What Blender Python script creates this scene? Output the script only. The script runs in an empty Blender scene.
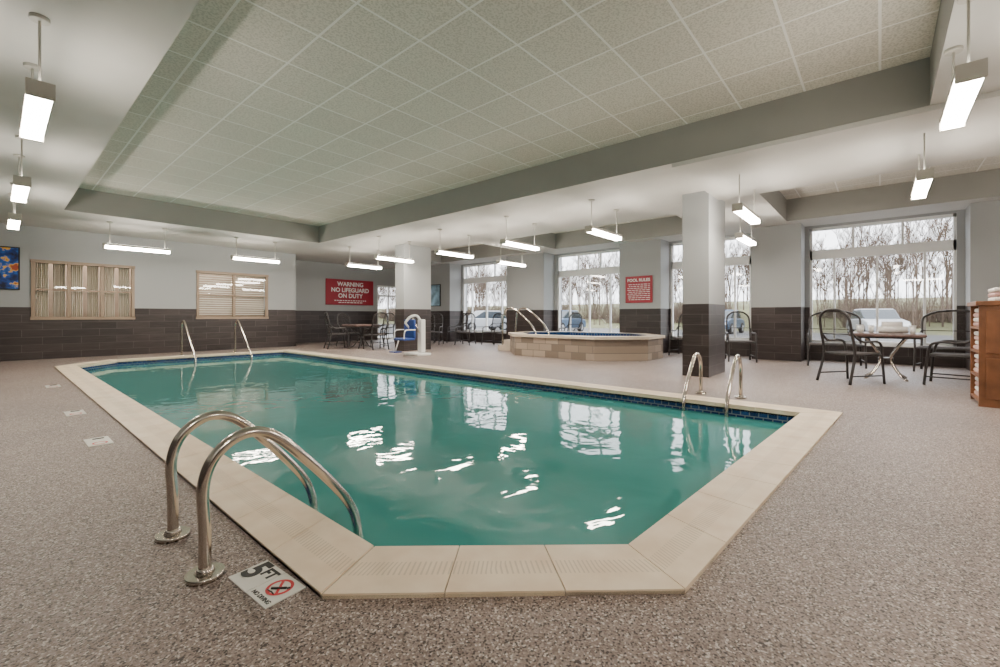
import bpy, bmesh, math, random
from mathutils import Vector, Matrix
random.seed(7)
S = 0.82      # global scale applied at the end
EYE = 1.15
# ------------------------------------------------------------------ materials
def new_mat(name):
    m = bpy.data.materials.new(name); m.use_nodes = True
    nt = m.node_tree; b = nt.nodes["Principled BSDF"]
    return m, nt, b
def P(name, col, rough=0.6, metal=0.0, emit=None, es=0.0, noise=0.0, nscale=8.0, bump=0.0):
    m, nt, b = new_mat(name)
    b.inputs["Base Color"].default_value = (*col, 1)
    b.inputs["Roughness"].default_value = rough
    b.inputs["Metallic"].default_value = metal
    if emit:
        b.inputs["Emission Color"].default_value = (*emit, 1)
        b.inputs["Emission Strength"].default_value = es
    if noise > 0 or bump > 0:
        tc = nt.nodes.new("ShaderNodeTexCoord")
        n = nt.nodes.new("ShaderNodeTexNoise"); n.inputs["Scale"].default_value = nscale
        n.inputs["Detail"].default_value = 4
        nt.links.new(tc.outputs["Object"], n.inputs["Vector"])
        if noise > 0:
            r = nt.nodes.new("ShaderNodeValToRGB")
            r.color_ramp.elements[0].position = 0.3; r.color_ramp.elements[1].position = 0.7
            r.color_ramp.elements[0].color = (*[c*(1-noise) for c in col], 1)
            r.color_ramp.elements[1].color = (*[min(1, c*(1+noise)) for c in col], 1)
            nt.links.new(n.outputs["Fac"], r.inputs["Fac"]); nt.links.new(r.outputs["Color"], b.inputs["Base Color"])
        if bump > 0:
            bp = nt.nodes.new("ShaderNodeBump"); bp.inputs["Strength"].default_value = bump
            bp.inputs["Distance"].default_value = 0.01
            nt.links.new(n.outputs["Fac"], bp.inputs["Height"]); nt.links.new(bp.outputs["Normal"], b.inputs["Normal"])
    return m

def wall_mat():
    m, nt, b = new_mat("painted_wall_with_tile_wainscot")
    L = nt.links.new
    tc = nt.nodes.new("ShaderNodeTexCoord"); sp = nt.nodes.new("ShaderNodeSeparateXYZ")
    L(tc.outputs["Object"], sp.inputs[0])
    ad = nt.nodes.new("ShaderNodeMath"); ad.operation = 'ADD'
    L(sp.outputs[0], ad.inputs[0]); L(sp.outputs[1], ad.inputs[1])
    cb = nt.nodes.new("ShaderNodeCombineXYZ"); L(ad.outputs[0], cb.inputs[0]); L(sp.outputs[2], cb.inputs[1])
    br = nt.nodes.new("ShaderNodeTexBrick")
    br.inputs["Scale"].default_value = 1.0
    br.inputs["Brick Width"].default_value = 0.75; br.inputs["Row Height"].default_value = 0.1973
    br.inputs["Mortar Size"].default_value = 0.005
    br.inputs["Color1"].default_value = (0.028, 0.021, 0.021, 1)
    br.inputs["Color2"].default_value = (0.050, 0.038, 0.037, 1)
    br.inputs["Mortar"].default_value = (0.095, 0.080, 0.077, 1)
    L(cb.outputs[0], br.inputs["Vector"])
    n = nt.nodes.new("ShaderNodeTexNoise"); n.inputs["Scale"].default_value = 3.0; n.inputs["Detail"].default_value = 6
    mp = nt.nodes.new("ShaderNodeMapping"); mp.inputs["Scale"].default_value = (1, 1, 9)
    L(tc.outputs["Object"], mp.inputs[0]); L(mp.outputs[0], n.inputs["Vector"])
    mx = nt.nodes.new("ShaderNodeMixRGB"); mx.blend_type = 'OVERLAY'; mx.inputs[0].default_value = 0.6
    L(br.outputs["Color"], mx.inputs[1]); L(n.outputs["Fac"], mx.inputs[2])
    gt = nt.nodes.new("ShaderNodeMath"); gt.operation = 'GREATER_THAN'; gt.inputs[1].default_value = 1.38
    L(sp.outputs[2], gt.inputs[0])
    fm = nt.nodes.new("ShaderNodeMixRGB"); fm.inputs[2].default_value = (0.37, 0.385, 0.39, 1)
    L(gt.outputs[0], fm.inputs[0]); L(mx.outputs[0], fm.inputs[1]); L(fm.outputs[0], b.inputs["Base Color"])
    mr = nt.nodes.new("ShaderNodeMapRange"); L(gt.outputs[0], mr.inputs[0])
    mr.inputs[3].default_value = 0.35; mr.inputs[4].default_value = 0.8
    L(mr.outputs[0], b.inputs["Roughness"])
    return m

def floor_mat():
    m, nt, b = new_mat("pebble_deck"); L = nt.links.new
    tc = nt.nodes.new("ShaderNodeTexCoord")
    v = nt.nodes.new("ShaderNodeTexVoronoi"); v.inputs["Scale"].default_value = 150
    L(tc.outputs["Object"], v.inputs["Vector"])
    sp = nt.nodes.new("ShaderNodeSeparateColor"); L(v.outputs["Color"], sp.inputs[0])
    r = nt.nodes.new("ShaderNodeValToRGB"); r.color_ramp.interpolation = 'CONSTANT'
    e = r.color_ramp.elements
    k = Vector((.80, .83, .88))
    def cc(*c): return (c[0]*k.x, c[1]*k.y, c[2]*k.z, 1)
    e[0].position = 0; e[0].color = cc(0.07, 0.05, 0.04)
    e[1].position = 0.16; e[1].color = cc(0.25, 0.18, 0.145)
    for p, c in ((0.38, cc(0.36, 0.27, 0.225)), (0.62, cc(0.46, 0.36, 0.305)), (0.82, cc(0.32, 0.25, 0.22)), (0.91, cc(0.78, 0.68, 0.60))):
        x = e.new(p); x.color = c
    L(sp.outputs[0], r.inputs["Fac"])
    n = nt.nodes.new("ShaderNodeTexNoise"); n.inputs["Scale"].default_value = 0.7; n.inputs["Detail"].default_value = 3
    L(tc.outputs["Object"], n.inputs["Vector"])
    r2 = nt.nodes.new("ShaderNodeValToRGB")
    r2.color_ramp.elements[0].position = .3; r2.color_ramp.elements[0].color = (.86, .86, .86, 1)
    r2.color_ramp.elements[1].position = .7; r2.color_ramp.elements[1].color = (1.06, 1.04, 1.02, 1)
    L(n.outputs["Fac"], r2.inputs["Fac"])
    mx = nt.nodes.new("ShaderNodeMixRGB"); mx.blend_type = 'MULTIPLY'; mx.inputs[0].default_value = 1
    L(r.outputs[0], mx.inputs[1]); L(r2.outputs[0], mx.inputs[2]); L(mx.outputs[0], b.inputs["Base Color"])
    b.inputs["Roughness"].default_value = 0.5
    bp = nt.nodes.new("ShaderNodeBump"); bp.inputs["Strength"].default_value = 0.3; bp.inputs["Distance"].default_value = 0.003
    L(v.outputs["Distance"], bp.inputs["Height"]); L(bp.outputs[0], b.inputs["Normal"])
    return m

def ceil_tile_mat():
    m, nt, b = new_mat("acoustic_ceiling_tile"); L = nt.links.new
    tc = nt.nodes.new("ShaderNodeTexCoord")
    br = nt.nodes.new("ShaderNodeTexBrick"); br.offset = 0; br.inputs["Scale"].default_value = 1
    br.inputs["Brick Width"].default_value = 0.73; br.inputs["Row Height"].default_value = 0.73
    br.inputs["Mortar Size"].default_value = 0.013
    br.inputs["Color1"].default_value = (0.76, 0.73, 0.66, 1); br.inputs["Color2"].default_value = (0.82, 0.79, 0.71, 1)
    br.inputs["Mortar"].default_value = (0.98, 0.97, 0.93, 1)
    L(tc.outputs["Object"], br.inputs["Vector"])
    n = nt.nodes.new("ShaderNodeTexNoise"); n.inputs["Scale"].default_value = 45; n.inputs["Detail"].default_value = 3
    L(tc.outputs["Object"], n.inputs["Vector"])
    r = nt.nodes.new("ShaderNodeValToRGB")
    r.color_ramp.elements[0].position = .40; r.color_ramp.elements[0].color = (.62, .62, .6, 1)
    r.color_ramp.elements[1].position = .54; r.color_ramp.elements[1].color = (1, 1, 1, 1)
    L(n.outputs["Fac"], r.inputs["Fac"])
    mx = nt.nodes.new("ShaderNodeMixRGB"); mx.blend_type = 'MULTIPLY'
    mu = nt.nodes.new("ShaderNodeMath"); mu.operation = 'SUBTRACT'; mu.inputs[0].default_value = 1; L(br.outputs["Fac"], mu.inputs[1])
    m8 = nt.nodes.new("ShaderNodeMath"); m8.operation = 'MULTIPLY'; m8.inputs[1].default_value = .6; L(mu.outputs[0], m8.inputs[0]); L(m8.outputs[0], mx.inputs[0])
    L(br.outputs["Color"], mx.inputs[1]); L(r.outputs[0], mx.inputs[2]); L(mx.outputs[0], b.inputs["Base Color"])
    b.inputs["Roughness"].default_value = 0.9
    return m

def water_mat(name, col, bs=0.25, rough=.02):
    m, nt, b = new_mat(name); L = nt.links.new
    b.inputs["Roughness"].default_value = rough
    b.inputs["IOR"].default_value = 1.33
    tc = nt.nodes.new("ShaderNodeTexCoord")
    n = nt.nodes.new("ShaderNodeTexNoise"); n.inputs["Scale"].default_value = 2.0; n.inputs["Detail"].default_value = 2.6
    n.inputs["Distortion"].default_value = 0.5
    L(tc.outputs["Object"], n.inputs["Vector"])
    bp = nt.nodes.new("ShaderNodeBump"); bp.inputs["Strength"].default_value = bs; bp.inputs["Distance"].default_value = 0.06
    L(n.outputs["Fac"], bp.inputs["Height"]); L(bp.outputs[0], b.inputs["Normal"])
    n2 = nt.nodes.new("ShaderNodeTexNoise"); n2.inputs["Scale"].default_value = .5; L(tc.outputs["Object"], n2.inputs["Vector"])
    r = nt.nodes.new("ShaderNodeValToRGB")
    r.color_ramp.elements[0].color = (*[c*.85 for c in col], 1); r.color_ramp.elements[1].color = (*[c*1.15 for c in col], 1)
    L(n2.outputs["Fac"], r.inputs["Fac"]); L(r.outputs[0], b.inputs["Base Color"])
    return m

def brick_mat(name, c1, c2, mo, w, h, ms, rough=.4, wallmap=True, off=.5):
    m, nt, b = new_mat(name); L = nt.links.new
    tc = nt.nodes.new("ShaderNodeTexCoord")
    br = nt.nodes.new("ShaderNodeTexBrick"); br.inputs["Scale"].default_value = 1; br.offset = off
    br.inputs["Brick Width"].default_value = w; br.inputs["Row Height"].default_value = h; br.inputs["Mortar Size"].default_value = ms
    for k, c in (("Color1", c1), ("Color2", c2), ("Mortar", mo)): br.inputs[k].default_value = (*c, 1)
    if wallmap:
        sp = nt.nodes.new("ShaderNodeSeparateXYZ"); L(tc.outputs["Object"], sp.inputs[0])
        ad = nt.nodes.new("ShaderNodeMath"); L(sp.outputs[0], ad.inputs[0]); L(sp.outputs[1], ad.inputs[1])
        cb = nt.nodes.new("ShaderNodeCombineXYZ"); L(ad.outputs[0], cb.inputs[0]); L(sp.outputs[2], cb.inputs[1])
        L(cb.outputs[0], br.inputs["Vector"])
    else: L(tc.outputs["Object"], br.inputs["Vector"])
    L(br.outputs["Color"], b.inputs["Base Color"]); b.inputs["Roughness"].default_value = rough
    return m

def coping_mat():
    m, nt, b = new_mat("cream_coping_stone"); L = nt.links.new
    uv = nt.nodes.new("ShaderNodeUVMap"); sp = nt.nodes.new("ShaderNodeSeparateXYZ"); L(uv.outputs[0], sp.inputs[0])
    mu = nt.nodes.new("ShaderNodeMath"); mu.operation = 'MULTIPLY'; mu.inputs[1].default_value = 2*math.pi/0.024
    L(sp.outputs[0], mu.inputs[0])
    sn = nt.nodes.new("ShaderNodeMath"); sn.operation = 'SINE'; L(mu.outputs[0], sn.inputs[0])
    g = nt.nodes.new("ShaderNodeMath"); g.operation = 'GREATER_THAN'; g.inputs[1].default_value = .45; L(sn.outputs[0], g.inputs[0])
    a = nt.nodes.new("ShaderNodeMath"); a.operation = 'GREATER_THAN'; a.inputs[1].default_value = .34; L(sp.outputs[1], a.inputs[0])
    c = nt.nodes.new("ShaderNodeMath"); c.operation = 'LESS_THAN'; c.inputs[1].default_value = .62; L(sp.outputs[1], c.inputs[0])
    p1 = nt.nodes.new("ShaderNodeMath"); p1.operation = 'MULTIPLY'; L(g.outputs[0], p1.inputs[0]); L(a.outputs[0], p1.inputs[1])
    p2 = nt.nodes.new("ShaderNodeMath"); p2.operation = 'MULTIPLY'; L(p1.outputs[0], p2.inputs[0]); L(c.outputs[0], p2.inputs[1])
    p3 = nt.nodes.new("ShaderNodeMath"); p3.operation = 'MULTIPLY'; p3.inputs[1].default_value = .4; L(p2.outputs[0], p3.inputs[0])
    tc = nt.nodes.new("ShaderNodeTexCoord")
    n = nt.nodes.new("ShaderNodeTexNoise"); n.inputs["Scale"].default_value = 5; n.inputs["Detail"].default_value = 6
    L(tc.outputs["Object"], n.inputs["Vector"])
    r = nt.nodes.new("ShaderNodeValToRGB")
    r.color_ramp.elements[0].position = .3; r.color_ramp.elements[0].color = (.82, .65, .46, 1)
    r.color_ramp.elements[1].position = .7; r.color_ramp.elements[1].color = (.96, .82, .63, 1)
    L(n.outputs["Fac"], r.inputs["Fac"])
    mx = nt.nodes.new("ShaderNodeMixRGB"); mx.inputs[2].default_value = (.42, .32, .21, 1)
    L(p3.outputs[0], mx.inputs[0]); L(r.outputs[0], mx.inputs[1]); L(mx.outputs[0], b.inputs["Base Color"])
    b.inputs["Roughness"].default_value = .5
    return m

def trans_mat(name, fac, col, rough, glossy):
    m, nt, b = new_mat(name); L = nt.links.new
    nt.nodes.remove(b)
    out = [x for x in nt.nodes if x.type == 'OUTPUT_MATERIAL'][0]
    t = nt.nodes.new("ShaderNodeBsdfTransparent")
    g = nt.nodes.new("ShaderNodeBsdfGlossy" if glossy else "ShaderNodeBsdfDiffuse"); g.inputs["Roughness"].default_value = rough
    g.inputs["Color"].default_value = (*col, 1)
    mx = nt.nodes.new("ShaderNodeMixShader"); mx.inputs[0].default_value = fac
    L(t.outputs[0], mx.inputs[1]); L(g.outputs[0], mx.inputs[2]); L(mx.outputs[0], out.inputs[0])
    return m

def painting_mat():
    m, nt, b = new_mat("painting_canvas"); L = nt.links.new
    tc = nt.nodes.new("ShaderNodeTexCoord")
    n = nt.nodes.new("ShaderNodeTexNoise"); n.inputs["Scale"].default_value = 4.5; n.inputs["Detail"].default_value = 3
    L(tc.outputs["Object"], n.inputs["Vector"])
    r = nt.nodes.new("ShaderNodeValToRGB"); e = r.color_ramp.elements
    e[0].position = .35; e[0].color = (.002, .006, .03, 1); e[1].position = .48; e[1].color = (.004, .04, .25, 1)
    x = e.new(.54); x.color = (.01, .14, .55, 1); x = e.new(.585); x.color = (.9, .5, .04, 1); x = e.new(.65); x.color = (.4, .06, .02, 1)
    L(n.outputs["Fac"], r.inputs["Fac"]); L(r.outputs[0], b.inputs["Base Color"]); return m

WALL = wall_mat(); FLOOR = floor_mat(); CTILE = ceil_tile_mat(); COPE = coping_mat()
GLASS = trans_mat("window_glass", .06, (1, 1, 1), .02, True)
MESHF = trans_mat("woven_mesh_sling", .42, (.06, .055, .055), .8, False)
SOFFIT = P("soffit_paint", (.62, .61, .58), .85, noise=.03, nscale=2)
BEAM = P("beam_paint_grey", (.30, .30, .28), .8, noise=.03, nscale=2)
GROUT = P("grout", (.42, .35, .27), .8)
WATER = water_mat("pool_water", (.048, .265, .250), .12)
SPAW = water_mat("spa_water", (.05, .3, .3), .3)
NAVY = brick_mat("navy_waterline_tile", (.012, .03, .10), (.02, .06, .2), (.2, .22, .25), .1, .1, .006, .15)
PLAST = P("pool_plaster", (.25, .5, .48), .7)
STEEL = P("stainless_steel", (.62, .57, .51), .16, 1.0)
FRAME = P("white_window_frame", (.88, .89, .88), .45)
TANF = P("tan_window_frame", (.34, .25, .18), .5)
WHITE = P("white_plastic", (.8, .8, .78), .4)
HOUS = P("fixture_housing", (.50, .48, .43), .4)
LENS = P("fixture_lens", (1, .95, .85), .4, emit=(1.0, .90, .77), es=86)
FILLUP = P("added_ceiling_fill_glow", (1, .95, .85), .4, emit=(1.0, .93, .82), es=12)  # glowing strip added on top of each pendant to brighten the ceiling
DARK = P("dark_metal", (.05, .045, .045), .4, .3)
SLING = P("dark_sling_fabric", (.075, .065, .065), .8)
TABLE = P("table_top_wood", (.17, .11, .10), .4, noise=.2, nscale=6)
WOOD = P("brown_wood", (.20, .08, .032), .4, noise=.3, nscale=5)
RED = P("sign_red", (.32, .012, .03), .4)
SIGNW = P("sign_white", (.85, .85, .85), .5)
BLACK = P("black_paint", (.01, .01, .01), .5)
REDB = P("marker_red", (.6, .03, .04), .5)
TILEW = P("marker_tile_white", (.78, .77, .72), .3)
BLUE = P("blue_seat_plastic", (.015, .06, .28), .4)
CREAM = P("cream_interior", (.36, .27, .20), .8, noise=.06)
CURT = P("sheer_curtain", (.62, .56, .47), .8)
BLIND = P("blind_slats", (.7, .66, .58), .6)
TOWEL = P("towel_cloth", (.8, .77, .74), .95, bump=.5, nscale=60)
TOWELP = P("towel_cloth_rose", (.55, .36, .33), .95, bump=.5, nscale=60)
STONE = brick_mat("spa_stone_tile", (.17, .13, .10), (.40, .32, .25), (.15, .125, .105), .42, .19, .008, .45)
SPACAP = P("spa_coping", (.62, .53, .43), .45, noise=.1, nscale=4)
BARK = P("tree_bark", (.12, .086, .064), .9, noise=.3, nscale=3)
GRASS = P("dry_grass", (.15, .15, .07), .95, noise=.3, nscale=.5)
ASPH = P("asphalt", (.11, .11, .11), .9, noise=.15, nscale=2)
RUBBER = P("rubber", (.01, .01, .01), .7)
CARGL = P("car_glass", (.02, .03, .04), .25)
CARW = P("car_paint_silver", (.40, .41, .43), .3, .4)
CARB = P("car_paint_blue", (.07, .12, .2), .3, .4)
PAINT = painting_mat()

# ------------------------------------------------------------------ mesh builder
def cat(pts, n=8):
    pts = [Vector(p) for p in pts]
    q = [pts[0]*2-pts[1]] + pts + [pts[-1]*2-pts[-2]]
    out = []
    for i in range(1, len(q)-2):
        a, b, c, d = q[i-1:i+3]
        for k in range(n):
            t = k/n
            out.append(.5*((2*b)+(c-a)*t+(2*a-5*b+4*c-d)*t*t+(3*b-a-3*c+d)*t**3))
    out.append(pts[-1]); return out
class MB:
    def __init__(s): s.bm = bmesh.new(); s.mats = []
    def mi(s, m):
        if m not in s.mats: s.mats.append(m)
        return s.mats.index(m)
    def face(s, pts, mat, smooth=False):
        try:
            f = s.bm.faces.new([s.bm.verts.new(p) for p in pts]); f.material_index = s.mi(mat); f.smooth = smooth; return f
        except Exception: return None
    def box(s, x0, y0, z0, x1, y1, z1, mat, bev=0, M=None):
        ps = [Vector((x, y, z)) for z in (z0, z1) for y in (y0, y1) for x in (x0, x1)]
        if M is not None: ps = [M @ p for p in ps]
        vs = [s.bm.verts.new(p) for p in ps]; i = s.mi(mat); fs = []
        for q in ((0, 2, 3, 1), (4, 5, 7, 6), (0, 1, 5, 4), (2, 6, 7, 3), (0, 4, 6, 2), (1, 3, 7, 5)):
            f = s.bm.faces.new([vs[k] for k in q]); f.material_index = i; fs.append(f)
        if bev > 0:
            ed = list({e for f in fs for e in f.edges})
            r = bmesh.ops.bevel(s.bm, geom=ed, offset=bev, segments=2, affect='EDGES', profile=.5)
            for f in r['faces']: f.material_index = i
    def prism(s, poly, z0, z1, mat, M=None, top=True, bot=True):
        n = len(poly); i = s.mi(mat)
        T = (lambda p: M @ Vector(p)) if M is not None else (lambda p: p)
        a = [s.bm.verts.new(T((p[0], p[1], z0))) for p in poly]; b = [s.bm.verts.new(T((p[0], p[1], z1))) for p in poly]
        for k in range(n):
            f = s.bm.faces.new((a[k], a[(k+1) % n], b[(k+1) % n], b[k])); f.material_index = i
        if top: f = s.bm.faces.new(b); f.material_index = i
        if bot: f = s.bm.faces.new(a[::-1]); f.material_index = i
    def tube(s, pts, r, mat, seg=10, smooth=True, r2=None, cap=True):
        pts = [Vector(p) for p in pts]; i = s.mi(mat); rings = []
        d = (pts[1]-pts[0]).normalized(); up = Vector((0, 0, 1)) if abs(d.z) < .9 else Vector((1, 0, 0))
        nrm = d.cross(up).normalized()
        for k, p in enumerate(pts):
            if k == 0: d = pts[1]-pts[0]
            elif k == len(pts)-1: d = pts[-1]-pts[-2]
            else: d = (pts[k+1]-pts[k-1])
            d.normalize(); nrm = (nrm-d*nrm.dot(d)).normalized(); bn = d.cross(nrm)
            rr = r if r2 is None else r+(r2-r)*k/(len(pts)-1)
            rings.append([s.bm.verts.new(p+(nrm*math.cos(2*math.pi*j/seg)+bn*math.sin(2*math.pi*j/seg))*rr) for j in range(seg)])
        for a, b in zip(rings, rings[1:]):
            for j in range(seg):
                f = s.bm.faces.new((a[j], a[(j+1) % seg], b[(j+1) % seg], b[j])); f.material_index = i; f.smooth = smooth
        if cap:
            for q in (rings[0][::-1], rings[-1]):
                f = s.bm.faces.new(q); f.material_index = i
    def cyl(s, p, r, z0, z1, mat, seg=24, r2=None):
        s.tube([(p[0], p[1], z0), (p[0], p[1], z1)], r, mat, seg, True, r2)
    def obj(s, name, loc=(0, 0, 0), rz=0, parent=None, bevel=0):
        bmesh.ops.recalc_face_normals(s.bm, faces=s.bm.faces[:])
        me = bpy.data.meshes.new(name); s.bm.to_mesh(me); s.bm.free()
        for m in s.mats: me.materials.append(m)
        o = bpy.data.objects.new(name, me); bpy.context.scene.collection.objects.link(o)
        o.location = loc; o.rotation_euler = (0, 0, rz)
        if parent: o.parent = parent
        if bevel:
            b = o.modifiers.new("bev", 'BEVEL'); b.width = bevel; b.segments = 2; b.limit_method = 'ANGLE'
        return o
def empty(name, loc=(0, 0, 0), rz=0):
    e = bpy.data.objects.new(name, None); bpy.context.scene.collection.objects.link(e)
    e.location = loc; e.rotation_euler = (0, 0, rz); e.empty_display_size = .1; return e
def inst(o, name, loc, rz, sc=1, parent=None):
    n = bpy.data.objects.new(name, o.data); bpy.context.scene.collection.objects.link(n)
    n.location = loc; n.rotation_euler = (0, 0, rz); n.scale = (sc, sc, sc)
    if parent: n.parent = parent
    return n
def text(name, body, size, mat, parent, M, align='CENTER', bold=0.0, ext=.002):
    c = bpy.data.curves.new(name, 'FONT'); c.body = body; c.size = size; c.align_x = align; c.align_y = 'CENTER'
    c.extrude = ext; c.offset = bold; c.materials.append(mat)
    o = bpy.data.objects.new(name, c); bpy.context.scene.collection.objects.link(o)
    o.parent = parent; o.matrix_local = M; return o
def basis(r, u, loc):
    r = Vector(r); u = Vector(u); n = r.cross(u)
    return Matrix(((r.x, u.x, n.x, loc[0]), (r.y, u.y, n.y, loc[1]), (r.z, u.z, n.z, loc[2]), (0, 0, 0, 1)))

# ------------------------------------------------------------------ pool geometry
O = [(.87, 1.71), (1.87, .61), (6.52, .33), (6.52, 15.1), (1.9, 15.1), (.87, 14.0)]
I = [(1.22, 1.87), (2.05, .94), (6.17, .70), (6.17, 14.75), (2.05, 14.75), (1.22, 13.86)]
X0, X1, Y0, Y1 = -1.5, 14.0, -5.0, 18.5
bm = bmesh.new()
def loop(pts, z):
    v = [bm.verts.new((p[0], p[1], z)) for p in pts]
    return [bm.edges.new((v[k], v[(k+1) % len(v)])) for k in range(len(v))]
ed = loop([(X0-.3, Y0-.3), (X1+.3, Y0-.3), (X1+.3, Y1+.3), (X0-.3, Y1+.3)], 0) + loop(O, 0)
bmesh.ops.triangle_fill(bm, use_beauty=True, edges=ed)
for f in bm.faces:
    f.normal_update()
    if f.normal.z < 0: f.normal_flip()
me = bpy.data.meshes.new("floor"); bm.to_mesh(me); bm.free(); me.materials.append(FLOOR)
o = bpy.data.objects.new("floor", me); bpy.context.scene.collection.objects.link(o)

pool = empty("swimming_pool")
mb = MB(); uvl = mb.bm.loops.layers.uv.new("UVMap")
for k in range(6):
    a, b = Vector(O[k]), Vector(O[(k+1) % 6]); c, d = Vector(I[k]), Vector(I[(k+1) % 6])
    L_ = (b-a).length; n = max(2, round(L_/.5))
    for j in range(n):
        g = .003/L_
        t0 = j/n + (g if j else .001); t1 = (j+1)/n - (g if j < n-1 else .001)
        qs = [a.lerp(b, t0), a.lerp(b, t1), c.lerp(d, t1), c.lerp(d, t0)]
        uvs = [(t0*L_, 0), (t1*L_, 0), (t1*L_, 1), (t0*L_, 1)]
        zt = .022; f = mb.face([(q.x, q.y, zt) for q in qs], COPE)
        for lp, u in zip(f.loops, uvs): lp[uvl].uv = u
        for e in range(4):
            p, q = qs[e], qs[(e+1) % 4]
            f = mb.face([(p.x, p.y, zt), (q.x, q.y, zt), (q.x, q.y, -.05), (p.x, p.y, -.05)], COPE)
            for lp in f.loops: lp[uvl].uv = (0, 0)
mb.obj("coping", parent=pool)
mb = MB()
for k in range(6):
    a, b, c, d = O[k], O[(k+1) % 6], I[(k+1) % 6], I[k]
    mb.face([(*a, .014), (*b, .014), (*c, .014), (*d, .014)], GROUT)
    mb.face([(*a, .014), (*b, .014), (*b, -.06), (*a, -.06)], GROUT)
mb.obj("coping_grout", parent=pool)
mb = MB()
for k in range(6):
    c, d = I[(k+1) % 6], I[k]
    mb.face([(*c, -.03), (*d, -.03), (*d, -.22), (*c, -.22)], NAVY)
    mb.face([(*c, -.22), (*d, -.22), (*d, -1.6), (*c, -1.6)], PLAST)
mb.face([(*p, -1.6) for p in I], PLAST)
mb.obj("basin", parent=pool)
mb = MB(); mb.face([(*p, -.13) for p in I], WATER); w = mb.obj("water", parent=pool)
if w.data.polygons[0].normal.z < 0: w.data.flip_normals()

# ------------------------------------------------------------------ ceiling
H = 3.5; HT = 4.04
rec = [(1.0, -.42, 6.83, 13.65), (9.4, -4.4, 12.88, 1.75), (10.3, 3.6, 12.88, 8.6), (10.3, 9.8, 12.88, 14.6)]
mb = MB()
xs = sorted({X0-.3, X1+.3, *[r[0] for r in rec], *[r[2] for r in rec]}); ys = sorted({Y0-.3, Y1+.3, *[r[1] for r in rec], *[r[3] for r in rec]})
for i in range(len(xs)-1):
    for j in range(len(ys)-1):
        cx, cy = (xs[i]+xs[i+1])/2, (ys[j]+ys[j+1])/2
        if any(r[0] < cx < r[2] and r[1] < cy < r[3] for r in rec): continue
        mb.face([(xs[i], ys[j], H), (xs[i+1], ys[j], H), (xs[i+1], ys[j+1], H), (xs[i], ys[j+1], H)], SOFFIT)
for a, b, c, d in rec:
    mb.face([(a, b, HT), (c, b, HT), (c, d, HT), (a, d, HT)], CTILE)
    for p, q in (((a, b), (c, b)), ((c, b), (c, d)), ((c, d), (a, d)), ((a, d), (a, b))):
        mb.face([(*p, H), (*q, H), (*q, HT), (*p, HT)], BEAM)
mb.obj("ceiling")

# ------------------------------------------------------------------ walls
def wall_x(mb, x0, x1, ya, yb, ops, mat, top=4.1):
    y = ya
    for (a, b, z0, z1) in sorted(ops):
        mb.box(x0, y, 0, x1, a, top, mat)
        if z0 > 0: mb.box(x0, a, 0, x1, b, z0, mat)
        mb.box(x0, a, z1, x1, b, top, mat); y = b
    mb.box(x0, y, 0, x1, yb, top, mat)
def wall_y(mb, y0, y1, xa, xb, ops, mat, top=4.1):
    x = xa
    for (a, b, z0, z1) in sorted(ops):
        mb.box(x, y0, 0, a, y1, top, mat)
        if z0 > 0: mb.box(a, y0, 0, b, y1, z0, mat)
        mb.box(a, y0, z1, b, y1, top, mat); x = b
    mb.box(x, y0, 0, xb, y1, top, mat)
wins = [(-1.29, 1.39), (2.75, 5.0), (6.6, 9.25), (11.55, 14.4)]
mb = MB(); wall_x(mb, 14.0, 14.3, Y0-.3, Y1+.3, [(a, b, .45, 3.44) for a, b in wins], WALL); mb.obj("wall_right")
mb = MB(); wall_y(mb, 16.8, 17.1, X0, 7.5, [(.65, 2.69, 1.10, 2.59), (4.33, 6.46, 1.10, 2.59)], WALL)
mb.box(7.2, 17.1, 0, 7.5, 18.5, 4.1, WALL); mb.obj("wall_back")
mb = MB(); wall_y(mb, 18.5, 18.8, X0-.3, 14.0, [(12.2, 13.5, 0, 2.65)], WALL); mb.obj("wall_far")
mb = MB(); mb.box(X0-.3, Y0, 0, X0, 18.5, 4.1, WALL); mb.obj("wall_left")
mb = MB(); mb.box(X0-.3, Y0-.3, 0, 14.0, Y0, 4.1, WALL); mb.obj("wall_front")
mb = MB()
for a, b in ((-2.7, -1.42), (1.5, 2.6), (5.05, 6.4), (9.4, 11.2), (14.5, 16.0)):
    mb.box(13.3, a, 0, 14.0, b, H, WALL)
mb.obj("wall_pilasters")
for y in (2.41, 11.7):
    mb = MB(); mb.box(8.72, y, 0, 9.85, y+.48, H, WALL); mb.obj("square_column")
mb = MB(); mb.box(6.84, -4.99, 3.44, 9.38, 2.42, 3.499, SOFFIT); mb.obj("shadow_edge_drop_1")  # shallow drop added so its end stands in for a shadow edge

# ------------------------------------------------------------------ windows
def window_right(idx, a, b):
    e = empty(f"window_{idx}", (14.0, (a+b)/2, 0)); w = (b-a)/2; mb = MB()
    t = .05; x0, x1 = .04, .13
    def hb(z0, z1, p=t): mb.box(x0, -w, z0, x1, w, z1, FRAME)
    hb(.45, .53); hb(3.37, 3.44); hb(2.62, 2.86); mb.box(.02, -w, .42, -.06, w, .46, FRAME)
    for y in (-w, w-t): mb.box(x0, y, .45, x1, y+t, 3.44, FRAME)
    for f in (-.34, .34): mb.box(x0, f*2*w*.5-.025, 2.86, x1, f*2*w*.5+.025, 3.37, FRAME)
    for f in (-.62, 0, .62): mb.box(x0, f*w-.022, .53, x1, f*w+.022, 2.62, FRAME)
    mb.obj("frame", parent=e)
    g = MB(); g.face([(.085, -w, .5), (.085, w, .5), (.085, w, 3.4), (.085, -w, 3.4)], GLASS); g.obj("glass", parent=e)
for i, (a, b) in enumerate(wins): window_right(i+1, a, b)
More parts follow.
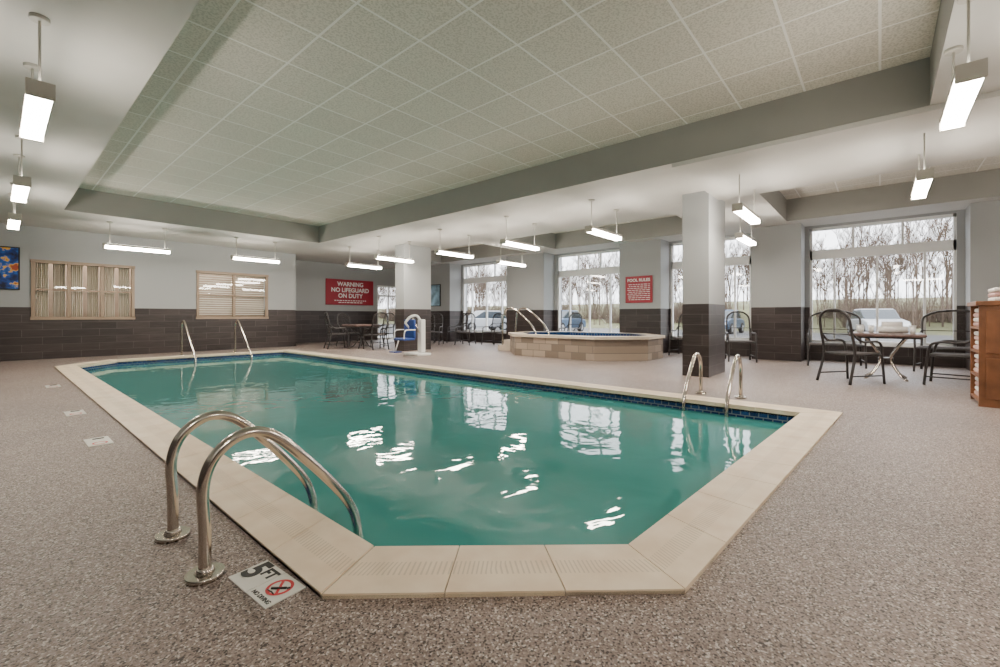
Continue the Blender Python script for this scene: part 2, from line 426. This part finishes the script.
def window_back(idx, a, b, n):
    e = empty(f"window_{idx}", ((a+b)/2, 16.8, 0)); w = (b-a)/2; mb = MB()
    z0, z1 = 1.10, 2.59
    mb.box(-w-.05, -.03, z0-.05, w+.05, .08, z0+.03, TANF); mb.box(-w-.05, -.03, z1-.03, w+.05, .08, z1+.05, TANF)
    for k in range(n+1):
        x = -w+2*w*k/n; mb.box(x-.035, -.03, z0, x+.035, .08, z1, TANF)
    mb.box(-w, .0, 1.83, w, .06, 1.87, TANF)
    if idx == 5:
        # pleated curtains hanging behind each pane, parted in the middle
        for k in range(n):
            xa = -w+2*w*k/n+.05; xb = -w+2*w*(k+1)/n-.05; m = (xa+xb)/2
            for p, q in ((xa, m-.04), (m+.04, xb)):
                N = 28
                for j in range(N):
                    u0, u1 = p+(q-p)*j/N, p+(q-p)*(j+1)/N
                    mb.face([(u0, .2+.025*math.sin(j*1.4), z0-.2), (u1, .2+.025*math.sin((j+1)*1.4), z0-.2), (u1, .2+.025*math.sin((j+1)*1.4), z1+.05), (u0, .2+.025*math.sin(j*1.4), z1+.05)], CURT, True)
    else:
        z = z1-.03
        while z > z0+.1:
            mb.box(-w+.04, .14, z-.02, w-.04, .17, z+.018, BLIND); z -= .075
    mb.obj("frame", parent=e)
    g = MB(); g.face([(-w, .03, z0), (w, .03, z0), (w, .03, z1), (-w, .03, z1)], GLASS); g.obj("glass", parent=e)
window_back(5, .65, 2.69, 3); window_back(6, 4.33, 6.46, 2)
mb = MB(); mb.box(-1.45, 18.42, 0, 7.15, 18.49, 3.45, CREAM); mb.obj("backroom_panelling")
l = bpy.data.lights.new("backroom_fill_light", 'AREA'); l.shape = 'RECTANGLE'; l.size = 6; l.size_y = .8; l.energy = 120; l.color = (1, .92, .82)  # unseen area light, added to brighten the room behind the back windows
lo = bpy.data.objects.new("backroom_fill_light", l); bpy.context.scene.collection.objects.link(lo); lo.location = (3.2, 17.75, 3.4)
e = empty("door_1", (12.85, 18.5, 0)); mb = MB()
for x in (-.65, -.03, .59): mb.box(x, 0, 0, x+.06, .1, 2.65, FRAME)
for z in (0, 2.1, 2.57): mb.box(-.65, 0, z, .65, .1, z+.08, FRAME)
mb.obj("frame", parent=e)
g = MB(); g.face([(-.6, .05, 0), (.6, .05, 0), (.6, .05, 2.6), (-.6, .05, 2.6)], GLASS); g.obj("glass", parent=e)

# ------------------------------------------------------------------ signs and pictures
s1 = empty("warning_sign", (10.75, 18.48, 2.235)); mb = MB(); mb.box(-1.2, -.03, -.58, 1.2, 0, .58, RED, .01)
mb.obj("panel", parent=s1)
for b_, z, sz in (("WARNING", .36, .27), ("NO LIFEGUARD", .09, .27), ("ON DUTY", -.17, .27)):
    text("lettering", b_, sz, SIGNW, s1, basis((1, 0, 0), (0, 0, 1), (0, -.035, z)), bold=.006)
mb = MB()
for z, w_ in ((-.38, .8), (-.47, .6)):
    x = -w_
    while x < w_:
        l_ = random.uniform(.06, .16); mb.box(x, -.035, z-.018, min(x+l_, w_), -.03, z+.018, SIGNW); x += l_+.04
mb.obj("small_print", parent=s1)
s2 = empty("pool_rules_sign", (13.28, 5.73, 1.985)); mb = MB(); mb.box(-.03, -.44, -.42, .0, .44, .42, RED, .01)
for k in range(9):
    z = .16-k*.06; y = -.36
    while y < .33:
        l_ = random.uniform(.04, .13); mb.box(-.034, y, z-.009, -.03, min(y+l_, .37), z+.009, SIGNW); y += l_+.03
mb.obj("panel", parent=s2)
text("lettering", "POOL RULES", .13, SIGNW, s2, basis((0, -1, 0), (0, 0, 1), (-.034, 0, .29)), bold=.004)
def picture(name, loc, w, h, ax, mat):
    mb = MB()
    if ax == 'y':
        mb.box(-w, -.04, -h, w, 0, h, BLACK); mb.box(-w+.03, -.045, -h+.03, w-.03, -.04, h-.03, mat)
    else:
        mb.box(-.04, -w, -h, 0, w, h, BLACK); mb.box(-.045, -w+.03, -h+.03, -.04, w-.03, h-.03, mat)
    mb.obj(name, loc)
picture("framed_painting", (.0, 16.79, 2.37), .42, .55, 'y', PAINT)
picture("framed_landscape_picture", (13.29, 15.45, 2.1), .35, .5, 'x', P("landscape_print", (.30, .5, .7), .5, noise=.6, nscale=3))

# ------------------------------------------------------------------ pendant lights
def pendant(x, y, ax, L_=1.35, z=2.85):
    mb = MB(); h = L_/2; wd = .075
    mb.box(-h, -wd, .05, h, wd, .10, HOUS); mb.box(-h-.01, -wd-.005, -.02, -h+.02, wd+.005, .105, HOUS); mb.box(h-.02, -wd-.005, -.02, h+.01, wd+.005, .105, HOUS)
    mb.box(-h+.02, -wd+.008, -.015, h-.02, wd-.008, .05, LENS)
    mb.box(-h+.05, -wd+.02, .10, h-.05, wd-.02, .104, FILLUP)
    for s_ in (-h+.12, h-.12):
        mb.tube([(s_, 0, .10), (s_, 0, H-z)], .009, HOUS, 6); mb.cyl((s_, 0), .06, H-z-.03, H-z, HOUS, 16)
    mb.obj("pendant_light", (x, y, z), 0 if ax == 'x' else math.pi/2)
for y in (5.5, 9.0, 12.1): pendant(.23, y, 'y', 1.25)
for x in (2.43, 5.27): pendant(x, 14.5, 'x')
for y in (1.72, 4.4, 6.65, 9.0, 11.2, 13.6): pendant(8.0 if y > 10 and y < 12 else 8.45, y, 'x', z=2.85)
pendant(5.1, -.49, 'x', 1.1); pendant(8.1, -.42, 'x', 1.2)
for y in (2.3, 9.2): pendant(11.2, y, 'x')
pendant(11.2, -4.7, 'x'); pendant(3, -3.6, 'x'); pendant(7, -3.6, 'x'); pendant(-.5, -1.5, 'y')

# ------------------------------------------------------------------ ladders and rails
def grab_rail(mb, y, top=.60, fl=.075, r=.025):
    pts = cat([(0, y, 0), (0, y, .2), (-.005, y, .40), (.045, y, .53), (.16, y, top), (.29, y, .565), (.44, y, .42), (.60, y, .235), (.70, y, .09), (.745, y, -.05), (.75, y, -.25), (.75, y, -.9)], 8)
    mb.tube(pts, r, STEEL, 16); mb.cyl((0, y), fl, .001, .022, STEEL, 32); mb.cyl((0, y), fl*.55, .02, .045, STEEL, 24, fl*.38)
def ladder(name, x, y, rz=0, sep=.53):
    mb = MB(); grab_rail(mb, -sep/2); grab_rail(mb, sep/2)
    for z in (-.35, -.62, -.88): mb.box(.70, -sep/2, z, .80, sep/2, z+.03, STEEL)
    mb.obj(name, (x, y, 0), rz)
ladder("pool_ladder", .606, 2.515)
ladder("pool_ladder", 6.85, 1.74, math.pi)
mb = MB()
for x in (-.7, .7):
    mb.tube(cat([(x, 0, 0), (x, .0, .5), (x, -.02, .88), (x, -.12, .99), (x, -.3, .97), (x, -.7, .6), (x, -1.2, .12), (x, -1.33, -.02), (x, -1.35, -.4)], 8), .026, STEEL, 12)
    mb.cyl((x, 0), .07, .001, .02, STEEL, 24)
mb.obj("pool_stair_handrail", (4.25, 15.32, 0))

# ------------------------------------------------------------------ depth marker tiles
dm = empty("depth_marker", (.765, 1.995, 0)); dm.rotation_euler = (0, 0, math.radians(4))
mb = MB(); mb.box(-.085, .003, 0, .085, .17, .006, TILEW, .001); mb.box(-.085, -.17, 0, .085, -.003, .006, TILEW, .001)
def ring(mb, cx, cy, r0, r1, z, mat, n=40):
    for k in range(n):
        a, b = 2*math.pi*k/n, 2*math.pi*(k+1)/n
        mb.face([(cx+r0*math.cos(a), cy+r0*math.sin(a), z), (cx+r1*math.cos(a), cy+r1*math.sin(a), z), (cx+r1*math.cos(b), cy+r1*math.sin(b), z), (cx+r0*math.cos(b), cy+r0*math.sin(b), z)], mat)
ring(mb, .015, -.087, .042, .055, .0078, REDB)
M = Matrix.Translation((.015, -.087, 0)) @ Matrix.Rotation(math.radians(45), 4, 'Z')
mb.box(-.045, -.006, .0072, .045, .006, .008, REDB, M=M)
mb.tube([(.03, -.115, .007), (.005, -.085, .007), (-.01, -.065, .007)], .006, BLACK, 6); mb.cyl((.035, -.122), .008, .006, .0085, BLACK, 12)
mb.tube([(-.025, -.115, .007), (-.02, -.09, .007), (-.025, -.06, .007)], .003, BLACK, 5)
mb.obj("tiles", parent=dm)
text("lettering", "5", .165, BLACK, dm, basis((0, -1, 0), (1, 0, 0), (.012, .122, .0065)), bold=.006, ext=.0006)
text("lettering", "FT", .075, BLACK, dm, basis((0, -1, 0), (1, 0, 0), (.035, .045, .0065)), bold=.003, ext=.0006)
text("lettering", "NO DIVING", .026, BLACK, dm, basis((0, -1, 0), (1, 0, 0), (-.062, -.087, .0065)), bold=.0008, ext=.0006)
for y in (5.4, 7.2, 10.2):
    mb = MB(); mb.box(-.085, -.17, 0, .085, .17, .006, TILEW, .001)
    mb.tube([(.05, .1, .006), (-.03, .1, .006)], .008, BLACK, 5); ring(mb, 0, -.09, .04, .055, .0075, REDB)
    mb.obj("deck_marker_tile", (.62, y, 0))

# ------------------------------------------------------------------ hot tub
ht = empty("hot_tub"); c_ = 1.0
def oct_(x0, y0, x1, y1, c): return [(x0+c, y0), (x1-c, y0), (x1, y0+c), (x1, y1-c), (x1-c, y1), (x0+c, y1), (x0, y1-c), (x0, y0+c)]
A_ = oct_(10.0, 4.5, 13.0, 9.1, c_); B_ = oct_(10.35, 4.85, 12.65, 8.75, .86); C_ = oct_(9.95, 4.45, 13.05, 9.15, c_)
mb = MB(); mb.prism(A_, 0, .56, STONE, top=False)
for k in range(8):
    a, b, c, d = C_[k], C_[(k+1) % 8], B_[(k+1) % 8], B_[k]
    mb.face([(*a, .62), (*b, .62), (*c, .62), (*d, .62)], SPACAP); mb.face([(*a, .62), (*b, .62), (*b, .55), (*a, .55)], SPACAP)
    mb.face([(*a, .55), (*b, .55), (*c, .55), (*d, .55)], SPACAP); mb.face([(*c, .62), (*d, .62), (*d, .2), (*c, .2)], NAVY)
mb.face([(*p, .50) for p in B_], SPAW); mb.obj("tub_body", parent=ht)
mb = MB()
for x in (0, .7):
    mb.tube(cat([(x, 9.62, 0), (x, 9.62, .7), (x, 9.55, 1.25), (x, 9.3, 1.42), (x, 9.0, 1.32), (x, 8.5, .95), (x, 8.25, .62), (x, 8.2, .35)], 8), .03, STEEL, 10)
mb.box(-.1, 9.2, 0, .8, 9.75, .18, SPACAP); mb.box(-.1, 9.2, .18, .8, 9.48, .36, SPACAP)
mb.obj("entry_rail", (11.2, -.02, 0), parent=ht)

# ------------------------------------------------------------------ furniture
def chair_mesh(w=.29):
    mb = MB(); wi = w-.02
    mb.tube(cat([(-w, .40, 0), (-wi, .27, .5), (-wi, .33, .85), (-wi+.02, .38, 1.12), (-wi*.5, .40, 1.24), (0, .405, 1.26), (wi*.5, .40, 1.24), (wi-.02, .38, 1.12), (wi, .33, .85), (wi, .27, .5), (w, .40, 0)], 6), .022, DARK, 8)
    for s_ in (-1, 1):
        mb.tube(cat([(s_*(w+.02), -.32, 0), (s_*(w+.01), -.28, .45), (s_*(w+.02), -.24, .66), (s_*(w+.02), -.12, .72), (s_*(w+.01), .15, .72), (s_*wi, .34, .86)], 6), .020, DARK, 8)
        mb.tube([(s_*(w+.01), -.28, .49), (s_*wi, .27, .49)], .016, DARK, 8)
        mb.tube([(s_*(w+.015), -.3, .14), (s_*w, .37, .14)], .012, DARK, 6)
    mb.tube([(-w, -.28, .49), (w, -.28, .49)], .016, DARK, 8); mb.tube([(-wi, .27, .49), (wi, .27, .49)], .016, DARK, 8)
    mb.box(-wi, -.27, .485, wi, .26, .52, SLING, .012)
    rows = [(.53, .275, wi), (.7, .305, wi), (.86, .335, wi), (1.0, .358, wi-.005), (1.12, .378, wi-.03), (1.20, .392, wi*.72), (1.25, .40, wi*.35)]
    for (z0, y0, a), (z1, y1, b) in zip(rows, rows[1:]):
        mb.face([(-a, y0, z0), (a, y0, z0), (b, y1, z1), (-b, y1, z1)], MESHF)
    mb.tube([(-wi, .33, .84), (wi, .33, .84)], .010, DARK, 6)
    return mb
chairs = [(9.80, .38, .95), (10.45, -.93, 2.95),
          (8.0, 14.6, 1.3), (9.55, 14.1, -1.3), (8.8, 15.2, 0.1), (8.65, 13.2, 3.0), (12.3, 12.5, -1.2), (12.9, 13.6, -1.7), (13.1, 11.75, -1.5), (12.1, 14.6, -.8), (11.6, 13.6, -1.0),
          (13.25, 4.35, -1.6), (12.5, 2.7, -1.2), (13.45, 8.35, -1.57)]
base = None
for (x, y, a) in chairs:
    if base is None: base = chair_mesh().obj("patio_chair", (x, y, 0), a)
    else: inst(base, "patio_chair", (x, y, 0), a)
b2 = chair_mesh(.5).obj("patio_loveseat", (12.7, .78, 0), -1.45); inst(b2, "patio_loveseat", (12.7, -1.1, 0), -1.75)
def table(x, y, r, z=.84, h=1):
    mb = MB()
    mb.box(-r, -r, z-.06, r, r, z, TABLE, .025); mb.box(-r+.05, -r+.05, z-.09, r-.05, r-.05, z-.06, DARK)
    for k in range(4):
        a = math.pi/4+k*math.pi/2; c, s_ = math.cos(a), math.sin(a)
        mb.tube(cat([(c*r*.8, s_*r*.8, z-.06), (c*r*.4, s_*r*.4, z*.66), (c*.1, s_*.1, z*.42), (c*r*.5, s_*r*.5, .1), (c*r*.78, s_*r*.78, 0.01)], 6), .02, STEEL if h else DARK, 8)
    mb.cyl((0, 0), .11, z*.40, z*.46, DARK, 16)
    return mb.obj("patio_table", (x, y, 0))
table(10.75, -.08, .52); table(8.7, 14.2, .5, h=0)
mb = MB()
for k, (dx, dy) in enumerate(((-.12, .0), (.03, .05), (.16, -.06))):
    mb.tube([(dx, dy-.15, .06), (dx, dy+.15, .06)], .06, TOWEL, 16)
mb.tube([(-.04, -.13, .155), (-.04, .16, .155)], .055, TOWEL, 16)
mb.obj("rolled_towels", (10.75, -.18, .84))
for dx, dy in ((-.3, .2), (-.22, .34), (.05, .38), (-.32, -.35)):
    mb = MB(); mb.tube([(0, 0, 0), (0, 0, .13)], .034, WHITE, 20, r2=.045); mb.cyl((0, 0), .048, .13, .142, WHITE, 20); mb.obj("paper_cup", (10.75+dx, -.08+dy, .84))

ts = empty("towel_cabinet", (8.2, -.95, 0)); mb = MB()
mb.box(0, -1.0, .0, .03, 0, 1.28, WOOD); mb.box(.66, -1.0, 0, .7, 0, 1.28, WOOD); mb.box(0, -1.0, 0, .7, -.97, 1.28, WOOD)
mb.box(-.03, -1.03, 1.28, .73, .03, 1.34, WOOD, .01)
mb.box(-.02, -.94, .1, 0, -.06, .62, WOOD, .008); mb.box(-.02, -.94, .68, 0, -.06, 1.22, WOOD, .008)
for z in (.05, .36, .67, .98): mb.box(.03, -.97, z, .66, 0, z+.03, WOOD)
mb.obj("carcass", parent=ts)
mb = MB()
for z in (.08, .39, .70, 1.01):
    for k in range(4): mb.box(.06, -.9, z+k*.062, .63, -.015+random.uniform(-.02, 0), z+.056+k*.062, TOWEL if (k % 2) else TOWELP, .02)
mb.obj("folded_towels", parent=ts)
mb = MB()
for k in range(3): mb.box(.15, -.7, 1.34+k*.06, .6, -.15, 1.395+k*.06, TOWELP if k % 2 else TOWEL, .02)
mb.obj("top_towels", parent=ts)

# pool lift
pl = empty("pool_lift", (8.05, 10.2, 0)); mb = MB()
mb.box(-.2, -.3, 0, .3, .35, .08, WHITE, .02); mb.box(.1, -.09, .08, .26, .09, 1.05, WHITE, .02)
mb.tube(cat([(.18, 0, .95), (.05, .05, 1.15), (-.15, .1, 1.12), (-.3, .15, .95)], 6), .035, WHITE, 10)
mb.tube([(.18, .0, .5), (-.1, .05, 1.08)], .025, STEEL, 10)
mb.obj("mast", parent=pl)
mb = MB(); mb.box(-.55, -.1, .45, -.12, .38, .52, BLUE, .03); mb.box(-.18, -.1, .5, -.10, .38, 1.05, BLUE, .03)
for y in (-.1, .36): mb.tube(cat([(-.13, y, .75), (-.4, y, .75), (-.5, y, .7), (-.52, y, .5)], 5), .018, WHITE, 8)
mb.tube([(-.3, .14, .95), (-.16, .14, .8)], .03, WHITE, 8); mb.box(-.75, 0, .12, -.52, .3, .15, BLUE, .01); mb.tube([(-.52, .14, .48), (-.65, .14, .14)], .02, WHITE, 8)
mb.obj("seat", parent=pl)

# ------------------------------------------------------------------ outdoors
mb = MB(); mb.box(14.3, -60, -.3, 42, 110, -.15, ASPH); mb.obj("parking_lot")
mb = MB(); mb.box(-30, 18.8, -.3, 14.3, 110, -.15, ASPH); mb.obj("driveway")
mb = MB()
for (x0, x1, z0, z1) in ((42, 50, -.15, .2), (50, 70, .2, 2.6), (70, 110, 2.6, 4.5)):
    mb.face([(x0, -90, z0), (x1, -90, z1), (x1, 150, z1), (x0, 150, z0)], GRASS)
mb.obj("grass_bank")
def tree_mesh(h, dep=5, rr=.007):
    mb = MB()
    def rec_(p, d, L_, r, dep):
        q = p+d*L_; mb.tube([p, q], r, BARK, 4 if dep > 2 else 3, False, r2=r*.6, cap=False)
        if dep == 0: return
        for k in range(3 if dep > 1 else 5):
            nd = (d+Vector((random.uniform(-1, 1), random.uniform(-1, 1), random.uniform(-.1, .7)))*.6).normalized()
            rec_(p+d*L_*random.uniform(.3, 1), nd, L_*random.uniform(.5, .78), max(r*.58, .012), dep-1)
    rec_(Vector((0, 0, 0)), Vector((0, 0, 1)), h*.38, h*rr, dep)
    return mb
def brush_mesh():
    mb = MB()
    for k in range(420):
        p = Vector((random.uniform(-1.2, 1.2), random.uniform(-2.5, 2.5), 0)); d = Vector((random.uniform(-.5, .5), random.uniform(-.5, .5), 1)).normalized()
        mb.tube([p, p+d*random.uniform(.8, 3.6)], .02, BARK, 3, False, r2=.006, cap=False)
    return mb
tl = empty("tree_line", (0, 0, 0)); protos = []
gz = lambda x: 0 if x < 50 else (x-50)*.12+.2
for k in range(4): protos.append(tree_mesh(10+k).obj("bare_tree", (48+k*3, -2+k*9, .1), 0, parent=tl))
for k in range(380):
    x = random.uniform(46, 80); y = random.uniform(-25, 95)
    inst(random.choice(protos), "bare_tree", (x, y, gz(x)), random.uniform(0, 6.28), random.uniform(.45, 1.1), parent=tl)
br_ = brush_mesh().obj("brush", (49, 0, 0), 0, parent=tl)
for k in range(60):
    x = random.uniform(48, 60); y = random.uniform(-25, 95); inst(br_, "brush", (x, y, gz(x)), random.choice((0, math.pi)), random.uniform(.5, .9), parent=tl)
def car(name, x, y, rz, paint):
    e = empty(name, (x, y, -.15), rz); mb = MB()
    Mx = Matrix(((1, 0, 0, 0), (0, 0, -1, 0), (0, 1, 0, 0), (0, 0, 0, 1)))
    body = [(-2.5, .35), (-2.55, .75), (-2.4, 1.0), (-1.5, 1.1), (1.3, 1.12), (2.3, .98), (2.55, .75), (2.5, .35)]
    mb.prism(body, -1.0, 1.0, paint, Mx); mb.obj("body", parent=e, bevel=.08)
    cab = [(-2.0, 1.08), (-1.4, 1.68), (.3, 1.72), (1.35, 1.1)]
    mb = MB(); mb.prism(cab, -.88, .88, CARGL, Mx); mb.box(-1.35, -.82, 1.66, .3, .82, 1.76, paint); mb.obj("cabin", parent=e, bevel=.05)
    mb = MB()
    for wx in (-1.55, 1.6):
        for wy in (-.95, .95):
            mb.tube([(wx, wy-.12, .4), (wx, wy+.12, .4)], .4, RUBBER, 24); mb.tube([(wx, wy-.13, .4), (wx, wy+.13, .4)], .24, CARW, 16)
    for yy in (-.7, .7): mb.box(2.5, yy-.2, .68, 2.57, yy+.2, .85, SIGNW); mb.box(-2.58, yy-.2, .72, -2.5, yy+.2, .88, REDB)
    mb.obj("wheels", parent=e)
car("car", 37, .2, math.pi*1.08, CARW); car("car", 28, 26.3, math.pi*.9, CARW); car("suv", 30, 19.5, math.pi*1.02, CARB); car("car", 36, 9, math.pi, CARB)

# ------------------------------------------------------------------ world + camera
w = bpy.data.worlds.new("world"); bpy.context.scene.world = w; w.use_nodes = True
bg = w.node_tree.nodes["Background"]; bg.inputs[0].default_value = (.92, .95, 1.0, 1); bg.inputs[1].default_value = 6.5
cam = bpy.data.cameras.new("camera"); co = bpy.data.objects.new("camera", cam); bpy.context.scene.collection.objects.link(co)
co.location = (0, 0, EYE); co.rotation_euler = (math.pi/2, 0, -math.radians(49.06))
cam.sensor_width = 36; cam.lens = 36*.438; cam.shift_y = -.0175; cam.clip_end = 500; cam.clip_start = .05
bpy.context.scene.camera = co
for ob in bpy.data.objects:
    if ob.parent is None:
        ob.location = ob.location*S
        if ob.type != 'CAMERA': ob.scale = ob.scale*S
